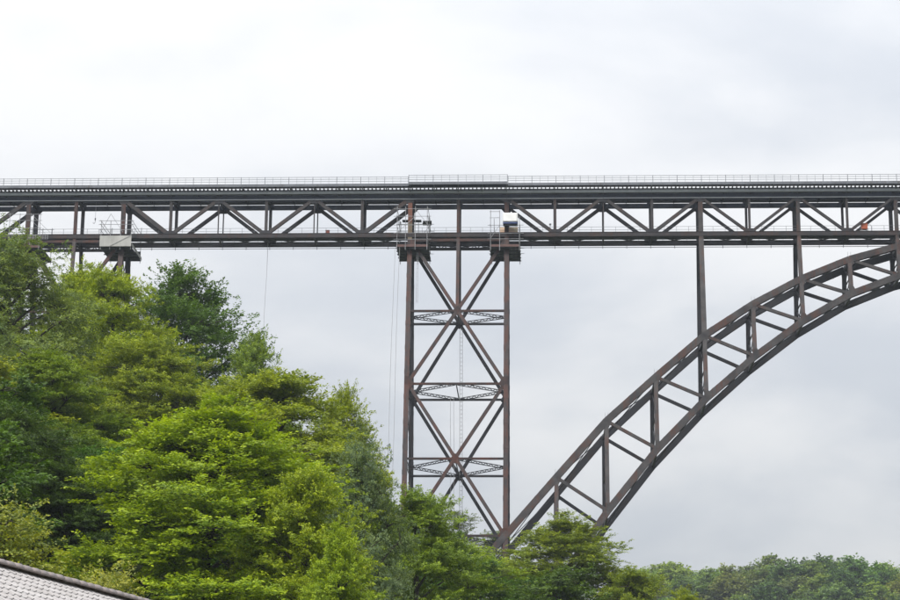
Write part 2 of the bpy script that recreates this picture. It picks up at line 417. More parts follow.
# --- towers
LEV = [94.6, 82.85, 71.09, 59.33, 47.57, 35.8]
def tower(xl):
    xr = xl + 15; xm = xl + 7.5
    zg = min(gz(xl, 0), gz(xr, 0)) - 3
    lev = [z for z in LEV if z > zg + 4]
    jm = MB()                                              # level bracing between the two faces: transverse struts and laced diamonds
    for z in lev:
        yn = ribY(z, 1) - 0.25
        for x in (xl, xr): jm.laced((x, -yn, z), (x, yn, z), 0.5, 0.1, (0, 0, 1), 0.09)
        jm.bar((xm, -yn, z - .05), (xm, yn, z - .05), 0.14, 0.2, (0, 0, 1))
        for x in (xl, xr):
            for s in (-1, 1):
                e = 0.4 if x == xl else -0.4
                jm.laced((x + e, 0, z + .02), (xm - e * .5, s * yn, z + .02), 0.46, 0.1, (-s * yn, xm - x, 0), 0.1, 0.55, 0.11)
    for za, zb_ in zip(lev[:-1], lev[1:]):                 # sway bracing across each pair of legs
        for x in (xl, xr):
            for s in (-1, 1):
                jm.bar((x, s * (ribY(za, 1) - .2), za - .3), (x, -s * (ribY(zb_, 1) - .2), zb_ + .3), 0.13, 0.1, (1, 0, 0))
    t = jm.build('tower', M['far'], bridge)
    for s in (-1, 1):
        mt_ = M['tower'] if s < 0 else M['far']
        for x in (xl, xr):
            MB().splices(P(x, zg, s), P(x, ZB, s), 0.72, 0.66, (0, 1, 0), 3.9, .7).lacedbox(P(x, zg, s), P(x, ZB, s), 0.72, 0.66).build('leg', mt_, t)
            primed = s < 0 and x == -15.0
            for za, zb_, mk in ((ZB - .2, 97.4, 'cream'), (97.405, 101.15, 'primer')):
                hd = MB().lacedbox((x, s * 2.5, za), (x, s * 2.5, zb_), 0.66, 0.5).build('leg_head', M[mk] if primed else mt_, t)
                if primed: hd['label'] = 'leg head in %s primer' % ('cream' if mk == 'cream' else 'orange red')
        MB().lacedbox(P(xm, lev[1], s), P(xm, ZB, s), 0.52, 0.44).lacedbox((xm, s * 2.5, ZB - .1), (xm, s * 2.5, 101.15), 0.5, 0.4).build('column', mt_, t)
        for k, z in enumerate(lev):
            w = 0.42 if k == 0 else 0.32
            MB().hbar(P(xl + .36, z, s), P(xr - .36, z, s), w, 0.36, (0, 1, 0), 0.04).build('strut', mt_, t)
        for za, zb_ in ((0, 2), (2, 4), (4, 6)):
            if za >= len(LEV): continue
            zt = LEV[za] - .15; zl = LEV[zb_] + .35 if zb_ < len(LEV) else 24.0
            if zt < zg: continue
            for q, (xa, xb) in enumerate(((xl, xr), (xr, xl))):
                sg = 1 if xb > xa else -1
                o = Vector((0, 0.0, 0)); h = 0.40 if q else 0.394
                MB().hbar(P(xa + sg * .3, zt, s), P(xb - sg * .3, zl, s), 0.5, h, (0, 1, 0), 0.04).build('diagonal', mt_, t)
        for k, z in enumerate(lev):
            gp = MB()
            if k % 2:
                y = ribY(z, s) + s * 0.225; gp.plate([(xm - .75, y, z), (xm, y, z - .8), (xm + .75, y, z), (xm, y, z + .8)], 0.02, (0, 1, 0))
            elif k:
                for x, sg in ((xl, 1), (xr, -1)):
                    y = ribY(z, s) + s * 0.35; gp.plate([(x - sg * .3, y, z - 1.1), (x + sg * .36, y, z - 1.1), (x + sg * 1.1, y, z), (x + sg * .36, y, z + 1.1), (x - sg * .3, y, z + 1.1)], 0.02, (0, 1, 0))
            if gp.v: gp.build('gusset', mt_, t)
    # foundations of rough stone under the legs
    for x in (xl, xr):
        for s in (-1, 1):
            g = gz(x, ribY(gz(x, 0), s)); y = ribY(g, s)
            MB().box((x, y, g - 1.0), 2.4, 2.4, 3.0).build('footing', M['stone'], t)
    return t
M['cream'] = steel('cream_primer', (.34, .27, .18), (.24, .19, .13), (.17, .09, .05), .4); M['primer'] = steel('red_primer', (.24, .09, .055), (.17, .07, .045), (.11, .05, .035), .3)
M['stone'] = plain('grey_brown_masonry', (0.3, 0.27, 0.23), (0.2, 0.18, 0.16), 1.2, 0.9, 0.1)
tw = tower(-15.0); tower(-75.0); tower(165.0)
# ladder down the middle of the main tower and a short one by its left leg
mb = MB()
za, zb_ = LEV[1] - 1, 40.0
for dx in (-.2, .2): mb.bar(P(-7.2 + dx, za, 1) - Vector((0, .35, 0)), P(-7.2 + dx, zb_, 1) - Vector((0, .35, 0)), 0.07, 0.07)
z = za
while z > zb_:
    a = P(-7.4, z, 1) - Vector((0, .35, 0)); mb.bar(a, a + Vector((.4, 0, 0)), 0.05, 0.05); z -= 0.62
mb.build('ladder', M['galv'], tw)
mb = MB()
for dx in (-.12, .12): mb.bar((-13.75 + dx, -3.6, 84.3), (-13.75 + dx, -3.0, 92.5), 0.05, 0.05)
for k in range(12): z = 84.6 + k * .66; y = -3.6 + .6 * (z - 84.3) / 8.2; mb.bar((-13.87, y, z), (-13.63, y, z), 0.04, 0.04)
mb.build('ladder', M['galv'], tw)

# --- arch
UP = {7.5: 56.45, 15: 65.2, 22.5: 72.13, 30: 78.75, 37.5: 83.8, 45: 87.92, 52.5: 91.1, 60: 93.25, 67.5: 94.1, 75: 94.45, 82.5: 94.55}
LO = {7.5: 40.2, 15: 51.35, 22.5: 60.85, 30: 68.75, 37.5: 75.4, 45: 81.06, 52.5: 85.43, 60: 88.4, 67.5: 90.3, 75: 91.3, 82.5: 91.6}
xs = [7.5 * k for k in range(1, 22)]
def U(x): return UP[x if x <= 82.5 else 165 - x]
def Lo(x): return LO[x if x <= 82.5 else 165 - x]
am = MB()
pts_u = [(-9.5, 36.4)] + [(x, U(x)) for x in xs] + [(174.5, 36.4)]
pts_l = [(1.0, 30.0)] + [(x, Lo(x)) for x in xs] + [(164.0, 30.0)]
for x in xs:                                               # transverse frames
    u, l = U(x), Lo(x); yu = ribY(u, 1) - .3; yl = ribY(l, 1) - .3
    am.bar((x, -yu, u), (x, yu, u), 0.3, 0.5, (0, 0, 1)); am.bar((x, -yl, l), (x, yl, l), 0.3, 0.5, (0, 0, 1))
    zm = (u + l) / 2; ym = ribY(zm, 1) - .2
    for k in (-1, 1):
        am.laced((x, -k * yu, u - .3), (x, k * ym, zm), 0.3, 0.08, (1, 0, 0), 0.06); am.laced((x, -k * ym, zm), (x, k * yl, l + .3), 0.3, 0.08, (1, 0, 0), 0.06)
    am.bar((x, -ym, zm), (x, ym, zm), 0.16, 0.16)
for pts, dz in ((pts_l, 0.0), (pts_u, 0.0)):               # laced laterals in the planes of the chords
    for (xa, za), (xb, zb_) in zip(pts[:-1], pts[1:]):
        ya = ribY(za, 1) - .4; yb = ribY(zb_, 1) - .4
        for k in (-1, 1): am.laced((xa, -k * ya, za + .05 * k), (xb, k * yb, zb_ + .05 * k), 0.4, 0.08, (xa - xb, 0, 0) if False else Vector((-(zb_ - za), 0, xb - xa)), 0.08)
arch = am.build('arch', M['far'], bridge)
for s in (-1, 1):
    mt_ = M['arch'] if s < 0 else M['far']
    for pts, w in ((pts_u, 1.0), (pts_l, 1.0)):
        for i, ((xa, za), (xb, zb_)) in enumerate(zip(pts[:-1], pts[1:])):
            h = 0.86 if i % 2 else 0.85
            MB().hbar(P(xa, za, s), P(xb, zb_, s), w if i % 2 else w - .012, h, (0, 1, 0), 0.06).bar(P(xa, za, s) + Vector((0, s * -.0, .0)), P(xb, zb_, s), 0.05, h - .14).splices(P(xa, za, s), P(xb, zb_, s), w - .03, h, (0, 1, 0), 2.9, .34).build('chord', mt_, arch)
    for x in xs:
        MB().lacedbox(P(x, Lo(x), s), P(x, U(x), s), 0.62, 0.7).build('post', mt_, arch)
    for xa, xb in list(zip(xs[:-1], xs[1:])):
        if xb <= 82.5: a, b_ = P(xa, U(xa), s), P(xb, Lo(xb), s)
        else: a, b_ = P(xb, U(xb), s), P(xa, Lo(xa), s)
        MB().hbar(a, b_, 0.46, 0.5, (0, 1, 0), 0.04).build('diagonal', mt_, arch)
    for x in xs:
        for z, dn in ((U(x), -1), (Lo(x), 1)):
            y = ribY(z, s) + s * .44
            gp = MB().plate([(x - .42, y, z - .1 * dn), (x + .42, y, z - .1 * dn), (x + .62, y, z + .55 * dn), (x + .3, y, z + 1.15 * dn), (x - .33, y, z + 1.15 * dn)][::1], 0.02, (0, 1, 0))
            gp.build('gusset', mt_, arch)
    for x in (30, 45, 60, 75, 90, 105, 120, 135):          # columns that carry the girder
        u = U(x)
        MB().lacedbox(P(x, u, s), P(x, ZB, s), 0.74 if x in (30, 135) else 0.62, 0.64).lacedbox((x, s * 2.5, ZB - .1), (x, s * 2.5, 101.15), 0.7 if x in (30, 135) else 0.56, 0.48).build('column', mt_, arch)
    if s < 0:
        for x in xs:
            if x in (30, 45, 60, 75, 90, 105, 120, 135): continue
            for dx in (-.18, .25):
                z = U(x) + .6; MB().bar((x + dx, ribY(z, s), z - .4), (x + dx, ribY(z, s), z + .65), 0.05, 0.05).build('stanchion', M['galv'], arch)
for xq in ((-9.5, 36.4), (1.0, 30.0), (174.5, 36.4), (164.0, 30.0)):
    for s in (-1, 1): MB().box((xq[0], ribY(xq[1], s), xq[1] - 1.6), 4.0, 3.0, 4.0).build('abutment', M['stone'], bridge)

# ------------------------------------------------------------------ scaffolds hung round the tower heads
def scaffold(label, xa, xb, z, poles, ledgers, panel=None, toe='toe', braces=(), decks=(), group='hanging work scaffolds'):
    t = empty('scaffold', ((xa + xb) / 2, 0, z)); tag(t, label, 'scaffold', group)
    n = 7; w = (xb - xa) / n
    for k in range(n):                                     # planks run across the bridge
        MB().bar((xa + w * (k + .5), -4.0, z + .05 + (.012 if k % 2 else 0)), (xa + w * (k + .5), 4.0, z + .05 + (.012 if k % 2 else 0)), w - .012, 0.07, (0, 0, 1)).build('plank', M['plank'], t)
    mb = MB()
    for y in (-3.7, -1.9, 0, 1.9, 3.7): mb.bar((xa - .15, y, z - .09), (xb + .15, y, z - .09), 0.16, 0.12)
    mb.build('bearer', M['far'], t)
    if toe:
        for y in (-4.06, 4.06): MB().bar((xa - .05, y, z + .22), (xb + .05, y, z + .22), 0.36, 0.05).build('toe_board', M[toe], t)
        for x in (xa - .03, xb + .03): MB().bar((x, -4.02, z + .22), (x, 4.02, z + .22), 0.05, 0.34, (0, 0, 1)).build('toe_board', M['plank'], t)
    for (x, y, za, zb_) in poles: MB().tube([(x, y, za), (x, y, zb_)], 0.05, 6).build('pole', M['galv'], t)
    for (p, q) in ledgers: MB().tube([p, q], 0.04, 6).build('ledger', M['galv'], t)
    for (p, q) in braces: MB().tube([p, q], 0.032, 5).build('brace', M['galv'], t)
    for (x0, x1, y0, y1, zz, th) in decks: MB().box(((x0 + x1) / 2, (y0 + y1) / 2, zz), x1 - x0, y1 - y0, th).build('upper_deck', M['plank'], t)
    return t
# main tower, left leg: a cage of tubes that climbs to the top chord
xa, xb, z = -16.95, -12.15, 93.1
px = (xa + .05, -15.6, -14.1, xb - .1)
poles = [(x, y, z - .5, 99.6) for x in px for y in (-4.15, 4.15)] + [(xa + .05, 1.5, z, 99.0), (xb - .1, 1.5, z, 99.6)]
led = []
for zz in (94.3, 95.3, 96.6, 98.0, 99.2):
    for y in (-4.2, 4.2): led.append(((xa - .5, y, zz), (xb + .5, y, zz)))
    for x in (xa, xb): led.append(((x, -4.4, zz + .06), (x, 4.4, zz + .06)))
br = [((xa, -4.23, 95.3), (-14.1, -4.23, 98.0)), ((xb, -4.23, 96.6), (-14.1, -4.23, 99.2)), ((xa, 4.23, 94.3), (-14.1, 4.23, 96.6)), ((-14.1, 4.23, 96.6), (xb, 4.23, 99.2))]
scaffold('tubular scaffold cage round the left leg head of the central tower', xa, xb, z, poles, led, braces=br, decks=[(-16.6, -13.6, 2.9, 4.0, 99.5, .12), (-13.4, -12.0, 2.9, 4.0, 99.0, .12), (-13.4, -12.0, 3.95, 4.0, 99.35, .7)])
# main tower, right leg
xa, xb, z = -2.5, 2.05, 93.05
poles = [(x, -4.15, z - .6, h) for x, h in ((xa + .05, 98.9), (-1.05, 98.9), (2.0, 97.9))] + [(x, 4.15, z - .5, 97.6) for x in (xa + .05, xb - .05)] + [(-1.9, -4.15, 95.4, 97.6)]
led = [((xa - .1, -4.2, 98.7), (-1.0, -4.2, 98.7)), ((xa - .1, -4.2, 97.7), (-1.0, -4.2, 97.7))]
for zz in (94.3, 95.2, 96.5):
    for y in (-4.2, 4.2): led.append(((xa - .4, y, zz), (xb + .6, y, zz)))
    for x in (xa, xb): led.append(((x, -4.4, zz + .06), (x, 4.4, zz + .06)))
scaffold('scaffold platform round the right leg head of the central tower, below the white tarpaulin', xa, xb, z, poles, led, braces=[((xa, -4.23, 94.3), (-1.05, -4.23, 96.5))])
# left tower: platform boxed in with pale sheeting
xa, xb, z = -63.15, -58.25, 93.3
poles = [(x, y, z - .4, 97.6 + (1.2 if y > 0 else 0)) for x in (xa + .1, -61.6, -60.0, xb - .1) for y in (-4.0, 4.15)]
led = []
for zz in (96.0, 96.9, 97.5):
    for y in (-4.2, 4.2): led.append(((xa - .3, y, zz), (xb + .3, y, zz)))
    led.append(((xa, -4.3, zz + .06), (xa, 4.3, zz + .06))); led.append(((xb, -4.3, zz + .06), (xb, 4.3, zz + .06)))
sc = scaffold('scaffold platform boxed in with pale sheeting under the girder at the left', xa, xb, z, poles, led, toe=None,
    braces=[((xa, -4.24, 95.5), (-61.6, -4.24, 98.6)), ((-61.6, -4.24, 98.6), (-59.6, -4.24, 95.6)), ((xa + 1.6, -4.3, 93.4), (xb - .1, -4.3, 95.1)), ((xb, 4.24, 95.5), (-60, 4.24, 98.4))])
def wavy(name, p0, p1, h, mat, parent, n=14, amp=0.05, seed=1):
    r = random.Random(seed); p0 = Vector(p0); p1 = Vector(p1); d = (p1 - p0); nr = Vector((d.y, -d.x, 0)).normalized()
    m_ = MB(); rows = 5; b0 = 0
    for sdk, off in ((0, 0.0), (1, 0.03)):
        for j in range(rows):
            for i in range(n + 1):
                a = amp * (math.sin(i * 1.9 + seed) * .6 + r.uniform(-.4, .4)) * (0.4 + 0.6 * abs(math.sin(j * 1.3)))
                m_.v.append(p0 + d * (i / n) + Vector((0, 0, h * j / (rows - 1))) + nr * (a + off))
    for sdk in (0, 1):
        o_ = sdk * rows * (n + 1)
        for j in range(rows - 1):
            for i in range(n):
                q = (o_ + j * (n + 1) + i, o_ + j * (n + 1) + i + 1, o_ + (j + 1) * (n + 1) + i + 1, o_ + (j + 1) * (n + 1) + i)
                m_.f.append(q)
    return m_.build(name, mat, parent, smooth=True)
wavy('sheeting', (xa - .02, -4.3 + .1, 93.35), (xb + .02, -4.3 + .1, 93.35), 1.72, M['sheet'], sc, 16, .03, 2)
wavy('sheeting', (xb + .12, -4.1, 93.35), (xb + .12, 4.1, 93.35), 0.5, M['sheet'], sc, 16, .03, 3)
MB().box((-60.7, 4.12, 94.1), 4.8, 0.06, 1.5).build('rear_board', M['plank'], sc)
# left tower, outer leg: stair scaffold half hidden by the trees
xa, xb, z = -77.6, -72.6, 93.2
poles = [(x, y, z - .4, 98.8) for x in (xa + .1, -75.9, -74.2, xb - .1) for y in (-4.15, 4.15)]
led = []
for zz in (95.2, 96.4, 97.6, 98.6):
    for y in (-4.2, 4.2): led.append(((xa - .2, y, zz), (xb + .2, y, zz)))
sc2 = scaffold('tubular stair scaffold at the far left leg, half hidden behind tree tops', xa, xb, z, poles, led,
    braces=[((-74.2, -4.25, 98.7), (-71.0, -4.25, 95.6)), ((-74.2, -4.25, 97.7), (-71.6, -4.25, 95.3)), ((xa, -4.25, 95.2), (-75.9, -4.25, 97.6))])
mg = MB()
for k in range(4): mg.bar((-74.4, -4.32, 94.55 + k * .24), (-71.3, -4.32, 94.55 + k * .24), 0.04, 0.03)
for k in range(9): mg.bar((-74.4 + k * .385, -4.3, 94.5), (-74.4 + k * .385, -4.3, 95.35), 0.05, 0.03)
mg.build('mesh_guard', M['galv'], sc2)

# ------------------------------------------------------------------ things on and around the bridge
t = empty('tarpaulin_hut', (0.6, -3.75, 96.6)); tag(t, 'small white tarpaulin hut with a blue lower band on the central tower scaffold', 'hut')
def softbox(name, c, sx, sy, sz, mat, parent, top_bulge=0.06, seg=6, r_=None):
    bm = bmesh.new(); bmesh.ops.create_cube(bm, size=1.0); bmesh.ops.subdivide_edges(bm, edges=bm.edges[:], cuts=seg, use_grid_fill=True)
    rr = random.Random(hash(name) % 97 if r_ is None else r_)
    for v in bm.verts:
        u = v.co.copy(); k = (0.25 - u.x * u.x) * (0.25 - u.y * u.y) * 16
        v.co = Vector((u.x * sx, u.y * sy, u.z * sz + (top_bulge * k if u.z > .49 else 0) + rr.uniform(-.006, .006)))
        if u.z < .49: v.co.y *= 1 + .03 * math.sin(u.x * 9 + u.z * 5); v.co.x *= 1 + .012 * math.sin(u.y * 7)
    me = bpy.data.meshes.new(name); bm.to_mesh(me); bm.free(); me.materials.append(mat)
    for p in me.polygons: p.use_smooth = abs(p.normal.z) < .5
    o = bpy.data.objects.new(name, me); col.objects.link(o); o.parent = parent; o.location = Vector(c) - WP[parent.name]; WP[o.name] = Vector(c); return o
softbox('cover', (0.6, -3.8, 97.66), 2.28, 1.5, 1.42, M['white'], t)
softbox('band', (0.6, -3.8, 96.79), 2.22, 1.46, 0.31, M['blue'], t, 0)
MB().tube([(0.3, -3.8, 98.3), (0.3, -3.8, 98.62)], .05).tube([(0.75, -3.8, 98.3), (0.75, -3.8, 98.75)], .08).build('vent', M['white'], t)
o = wavy('work_sheet', (-1.05, -1.9, 95.82), (1.75, -1.9, 95.82), 1.05, M['beige'], None, 18, .05, 7); tag(o, 'beige and orange sheet hung low behind the tower leg, under the white hut', 'sheet')
t = empty('orange_cabinet', (55.1, -2.0, 95.78)); tag(t, 'bright orange box standing on the lower walkway above the arch', 'box')
mb = MB().box((55.12, -2.0, 96.6), 0.96, 0.8, 0.86); mb.build('body', M['orange'], t, bevel=.06)
mb = MB().box((55.12, -2.0, 97.07), 1.04, 0.88, 0.08); mb.build('lid', M['orange'], t, bevel=.03)
mb = MB().tube([(55.7, -2.0, 95.8), (55.7, -2.0, 96.4)], .03)
for dx in (-.4, .4):
    for dy in (-.3, .3): mb.bar((55.12 + dx, -2.0 + dy, 95.76), (55.12 + dx, -2.0 + dy, 96.2), .07, .07)
mb.build('stand', M['galv'], t)
MB().tube([(55.62, -2.0, 96.85), (56.0, -2.0, 97.0), (56.2, -2.0, 96.8), (56.25, -2.0, 96.3), (56.1, -2.0, 95.8)], .03).build('hose', M['rail'], t)
t = empty('tool_chest', (-27.9, -2.1, 95.78)); tag(t, 'small red-brown chest on the lower walkway left of the central tower', 'chest')
MB().box((-27.9, -2.05, 96.1), 0.6, 0.45, 0.5).build('body', M['redbox'], t, bevel=.03); MB().box((-27.9, -2.05, 96.38), 0.66, 0.5, 0.07).build('lid', M['redbox'], t, bevel=.02)
t = empty('work_lamp', (6.75, -2.2, 95.78)); tag(t, 'thin work lamp on a post beside the lower walkway railing', 'lamp')
MB().tube([(6.75, -2.2, 95.78), (6.75, -2.2, 97.2)], .04).build('post', M['rail'], t); MB().box((6.75, -2.3, 97.15), .34, .2, .26).build('lamp_head', M['rail'], t, bevel=.04)
MB().box((6.75, -2.2, 95.9), .3, .3, .25).build('base', M['rail'], t, bevel=.03)
# hoist chain
t = empty('hoist_chain', (-64.5, -2.0, 97.4)); tag(t, 'hoist chain with hook hanging under the top chord at the left', 'chain')
mb = MB().tube([(-64.5, -2.0, 101.2), (-64.52, -2.0, 98.6)], .025, 5); mb.build('chain', M['galv'], t)
MB().tube([(-64.52, -2, 98.6), (-64.52, -2, 98.25)], .1, 8).build('block', M['rail'], t)
MB().tube([(-64.52, -2, 98.25), (-64.52, -2, 97.95), (-64.65, -2, 97.7), (-64.8, -2, 97.75), (-64.82, -2, 97.95)], .045, 6).build('hook', M['galv'], t)
# ropes
def rope(label, x, y, z0, z1, lean):
    pts = [(x + lean * k / 8 + .06 * math.sin(k * 1.1 + x), y, z0 + (z1 - z0) * k / 8) for k in range(9)]
    o = MB().tube(pts, .03, 5).build('rope', M['rope']); tag(o, label, 'rope', 'hanging ropes')
rope('outer of two thin ropes hanging left of the central tower', -17.2, -4.3, 93.0, 42.0, -.9)
rope('inner of two thin ropes hanging left of the central tower', -16.5, -4.3, 93.0, 44.0, -.8)
rope('thin rope dropping from the girder halfway between the two towers', -37.5, 0, 95.0, 72.0, -.3)
rope('left of the two cables hanging beside the ladder inside the tower', -8.7, 3.0, 71.0, 44.0, .1)
rope('right of the two cables hanging beside the ladder inside the tower', -8.2, 3.0, 71.0, 44.0, .1)

# ------------------------------------------------------------------ house roof in the lower left corner
house = empty('house', (-1.5, -279.5, gz(-1.5, -279.5)))
tag(house, 'house with pale grey tiled roof and brown ridge, bottom left corner', 'house')
ru = Vector((math.cos(math.radians(75.78)), math.sin(math.radians(75.78)), 0)); rv = Vector((ru.y, -ru.x, 0))
R0 = Vector((-4.52, -282.55, 7.20)); PITCH = math.radians(30)
dn = rv * math.cos(PITCH) - Vector((0, 0, math.sin(PITCH))); nrm = rv * math.sin(PITCH) + Vector((0, 0, math.cos(PITCH)))
dn2 = -rv * math.cos(PITCH) - Vector((0, 0, math.sin(PITCH))); nrm2 = -rv * math.sin(PITCH) + Vector((0, 0, math.cos(PITCH)))
S0, S1, SL = -5.1, 9.3, 5.44
def tilemat(name, c1, c2, c3):
    m, nt, out = newmat(name); b = principled(nt, out, 0.5, 0.45)
    oi = N(nt, 'ShaderNodeObjectInfo')
    c = MIX(nt, RAMP(nt, pos_noise(nt, 5, 6, .65), [(.35, 0.), (.7, 1.)]), c1, c2)
    c = MIX(nt, MATH(nt, 'MULTIPLY', oi.outputs['Random'], .3), c, c3)
    c = MIX(nt, RAMP(nt, pos_noise(nt, 26, 4, .7), [(.55, 0.), (.75, .45)]), c, (.12, .115, .10)); L(nt, c, b.inputs['Base Color'])
    bp = N(nt, 'ShaderNodeBump', _Strength=.3, _Distance=.01); L(nt, pos_noise(nt, 60, 3), bp.inputs['Height']); L(nt, bp.outputs[0], b.inputs['Normal'])
    return m
M['tile'] = tilemat('grey_roof_tile', (.43, .415, .415), (.31, .295, .29), (.22, .195, .185))
M['ridge'] = tilemat('brown_ridge_tile', (.30, .25, .235), (.21, .175, .165), (.16, .135, .125))
M['wall'] = plain('house_render', (.6, .58, .53), (.52, .5, .46), 1, .9)
M['wood'] = plain('dark_fascia_wood', (.08, .055, .04), (.05, .035, .03), 4, .8)
mb = MB()
for d_ in (dn, dn2):
    n_ = nrm if d_ is dn else nrm2
    a = R0 + ru * S0 - n_ * .12 + d_ * .02; b_ = R0 + ru * S1 - n_ * .12 + d_ * .02
    mb.plate([a, b_, b_ + d_ * SL, a + d_ * SL], .1, n_)
roof = mb.build('roof', M['wood'], house)
# one tile: flat pan with a raised roll on its left, thick lower edge; local x along ridge, y down slope, z out
prof = [(-.12, .010), (-.107, .028), (-.09, .034), (-.073, .028), (-.06, .008), (.0, .003), (.06, .003), (.115, .008)]
tv = []; tf = []
for yk, zk in ((-.06, -.012), (.27, .018)):
    for x_, z_ in prof: tv.append((x_, yk, z_ + zk))
for x_, z_ in prof: tv.append((x_, .27, z_ + .018 - .024))
npf = len(prof)
for i in range(npf - 1):
    tf.append((i, i + 1, npf + i + 1, npf + i)); tf.append((npf + i, npf + i + 1, 2 * npf + i + 1, 2 * npf + i))
    tf.append((2 * npf + i, 2 * npf + i + 1, i + 1, i))
tme = bpy.data.meshes.new('tile'); tme.from_pydata(tv, [], tf); tme.materials.append(M['tile'])
def basis(d_, n_, u_): m = Matrix((u_, d_, n_)).transposed().to_4x4(); return m
_mi = _m.inverted(); rt = random.Random(8); rest = MB(); wr = WP[roof.name]
for side, d_, n_, u_ in ((0, dn, nrm, ru), (1, dn2, nrm2, -ru)):
    for r in range(20):
        for k in range(int((S1 - S0) / .235)):
            s_ = S0 + .12 + .235 * k; p = R0 + ru * s_ + d_ * (.06 + .262 * r) - n_ * .035
            mw = Matrix.Translation(p) @ basis(d_, n_, u_) @ Matrix.Rotation(rt.uniform(-.012, .012), 4, 'Z') @ Matrix.Translation((0, 0, rt.uniform(-.003, .004)))
            q_ = _mi @ p
            if side == 0 and q_.x / -q_.z > -.226 and q_.y / -q_.z > -.155:
                o = bpy.data.objects.new('tile', tme); col.objects.link(o); o.parent = roof
                o.matrix_local = Matrix.Translation(-wr) @ mw
            else:
                b0 = len(rest.v); rest.v += [mw @ Vector(q) for q in tv]; rest.f += [tuple(b0 + i for i in q) for q in tf]
o = rest.build('tile_field', M['tile'], roof); o['kind'] = 'stuff'
# ridge caps, half round, each lapping the next
rm = bpy.data.meshes.new('ridge_tile'); rvv = []; rf = []
for yk, rk in ((-.02, .118), (.36, .135)):
    for ring in (rk, rk - .022):
        for k in range(9):
            a = math.pi * k / 8; rvv.append((math.cos(a) * ring * 1.12, yk, math.sin(a) * ring * .95 - .03))
for k in range(8):
    rf += [(k, k + 1, 18 + k + 1, 18 + k), (9 + k, 27 + k, 27 + k + 1, 9 + k + 1), (18 + k, 18 + k + 1, 27 + k + 1, 27 + k), (k + 1, k, 9 + k, 9 + k + 1)]
rf += [(0, 18, 27, 9), (8, 17, 35, 26)]
rm.from_pydata(rvv, [], rf); rm.materials.append(M['ridge'])
for p in rm.polygons: p.use_smooth = True
for k in range(int((S1 - S0) / .34)):
    mw = Matrix.Translation(R0 + ru * (S0 + .34 * k) + Vector((0, 0, .02 + rt.uniform(-.005, .005)))) @ basis(ru, Vector((0, 0, 1)), rv)
    o = bpy.data.objects.new('ridge_tile', rm); col.objects.link(o); o.parent = roof; o.matrix_local = Matrix.Translation(-wr) @ mw
# walls
hb = gz(-1.5, -279.5) - 1.5
for sg in (-1, 1):
    a = R0 + rv * (sg * 4.3) + ru * (S0 + .5); b_ = R0 + rv * (sg * 4.3) + ru * (S1 - .5); a.z = b_.z = 0
    zt = R0.z - 4.3 * math.tan(PITCH) - .3
    MB().plate([(a.x, a.y, hb), (b_.x, b_.y, hb), (b_.x, b_.y, zt), (a.x, a.y, zt)], .3, rv).build('wall', M['wall'], house)
for s_ in (S0 + .5, S1 - .5):
    c_ = R0 + ru * s_; pts = []
    for q, zz in ((-4.1, hb), (4.1, hb), (4.1, R0.z - 4.1 * math.tan(PITCH) - .28), (0, R0.z - .28), (-4.1, R0.z - 4.1 * math.tan(PITCH) - .28)):
        w_ = c_ + rv * q; pts.append((w_.x, w_.y, zz))
    MB().plate(pts, .28, ru).build('gable_wall', M['wall'], house)

# ------------------------------------------------------------------ trees
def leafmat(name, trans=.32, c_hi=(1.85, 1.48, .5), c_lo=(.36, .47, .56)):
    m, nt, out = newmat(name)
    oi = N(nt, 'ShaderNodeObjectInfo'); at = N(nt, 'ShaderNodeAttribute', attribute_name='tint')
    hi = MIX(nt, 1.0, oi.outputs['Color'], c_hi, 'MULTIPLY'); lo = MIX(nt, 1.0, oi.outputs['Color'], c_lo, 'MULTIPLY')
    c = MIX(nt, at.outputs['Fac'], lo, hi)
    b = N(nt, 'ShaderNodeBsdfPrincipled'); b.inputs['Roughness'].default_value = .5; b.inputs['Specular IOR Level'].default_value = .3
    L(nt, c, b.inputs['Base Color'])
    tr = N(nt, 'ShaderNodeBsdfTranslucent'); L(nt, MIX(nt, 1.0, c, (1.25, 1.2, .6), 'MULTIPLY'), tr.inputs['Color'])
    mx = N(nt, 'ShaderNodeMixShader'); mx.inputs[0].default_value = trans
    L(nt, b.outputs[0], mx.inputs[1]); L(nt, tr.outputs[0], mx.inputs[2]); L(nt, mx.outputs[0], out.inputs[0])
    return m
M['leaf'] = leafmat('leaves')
M['bark'] = plain('bark', (.07, .06, .05), (.04, .036, .03), 3, .9, .1, (3, 3, .6))
def nrmz(a): return a / np.maximum(np.linalg.norm(a, axis=-1, keepdims=True), 1e-9)
def leaf_mesh(name, pos, dirv, nor, ln, wd, tint, mat):
    n = len(pos); side = nrmz(np.cross(dirv, nor)); nn = np.cross(side, dirv)
    ln = ln[:, None]; wd = wd[:, None]
    v = np.stack([pos, pos + dirv * ln * .45 + side * wd * .5 + nn * ln * .05, pos + dirv * ln - nn * ln * .08, pos + dirv * ln * .45 - side * wd * .5 + nn * ln * .05], 1).reshape(-1, 3)
    me = bpy.data.meshes.new(name); me.vertices.add(4 * n); me.vertices.foreach_set('co', v.astype(np.float32).ravel())
    me.loops.add(4 * n); me.loops.foreach_set('vertex_index', np.arange(4 * n, dtype=np.int32))
    me.polygons.add(n); me.polygons.foreach_set('loop_start', np.arange(0, 4 * n, 4, dtype=np.int32)); me.polygons.foreach_set('loop_total', np.full(n, 4, np.int32))
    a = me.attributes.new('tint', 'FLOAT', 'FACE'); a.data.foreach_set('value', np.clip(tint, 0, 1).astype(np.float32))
    me.update(calc_edges=True); me.materials.append(mat); return me
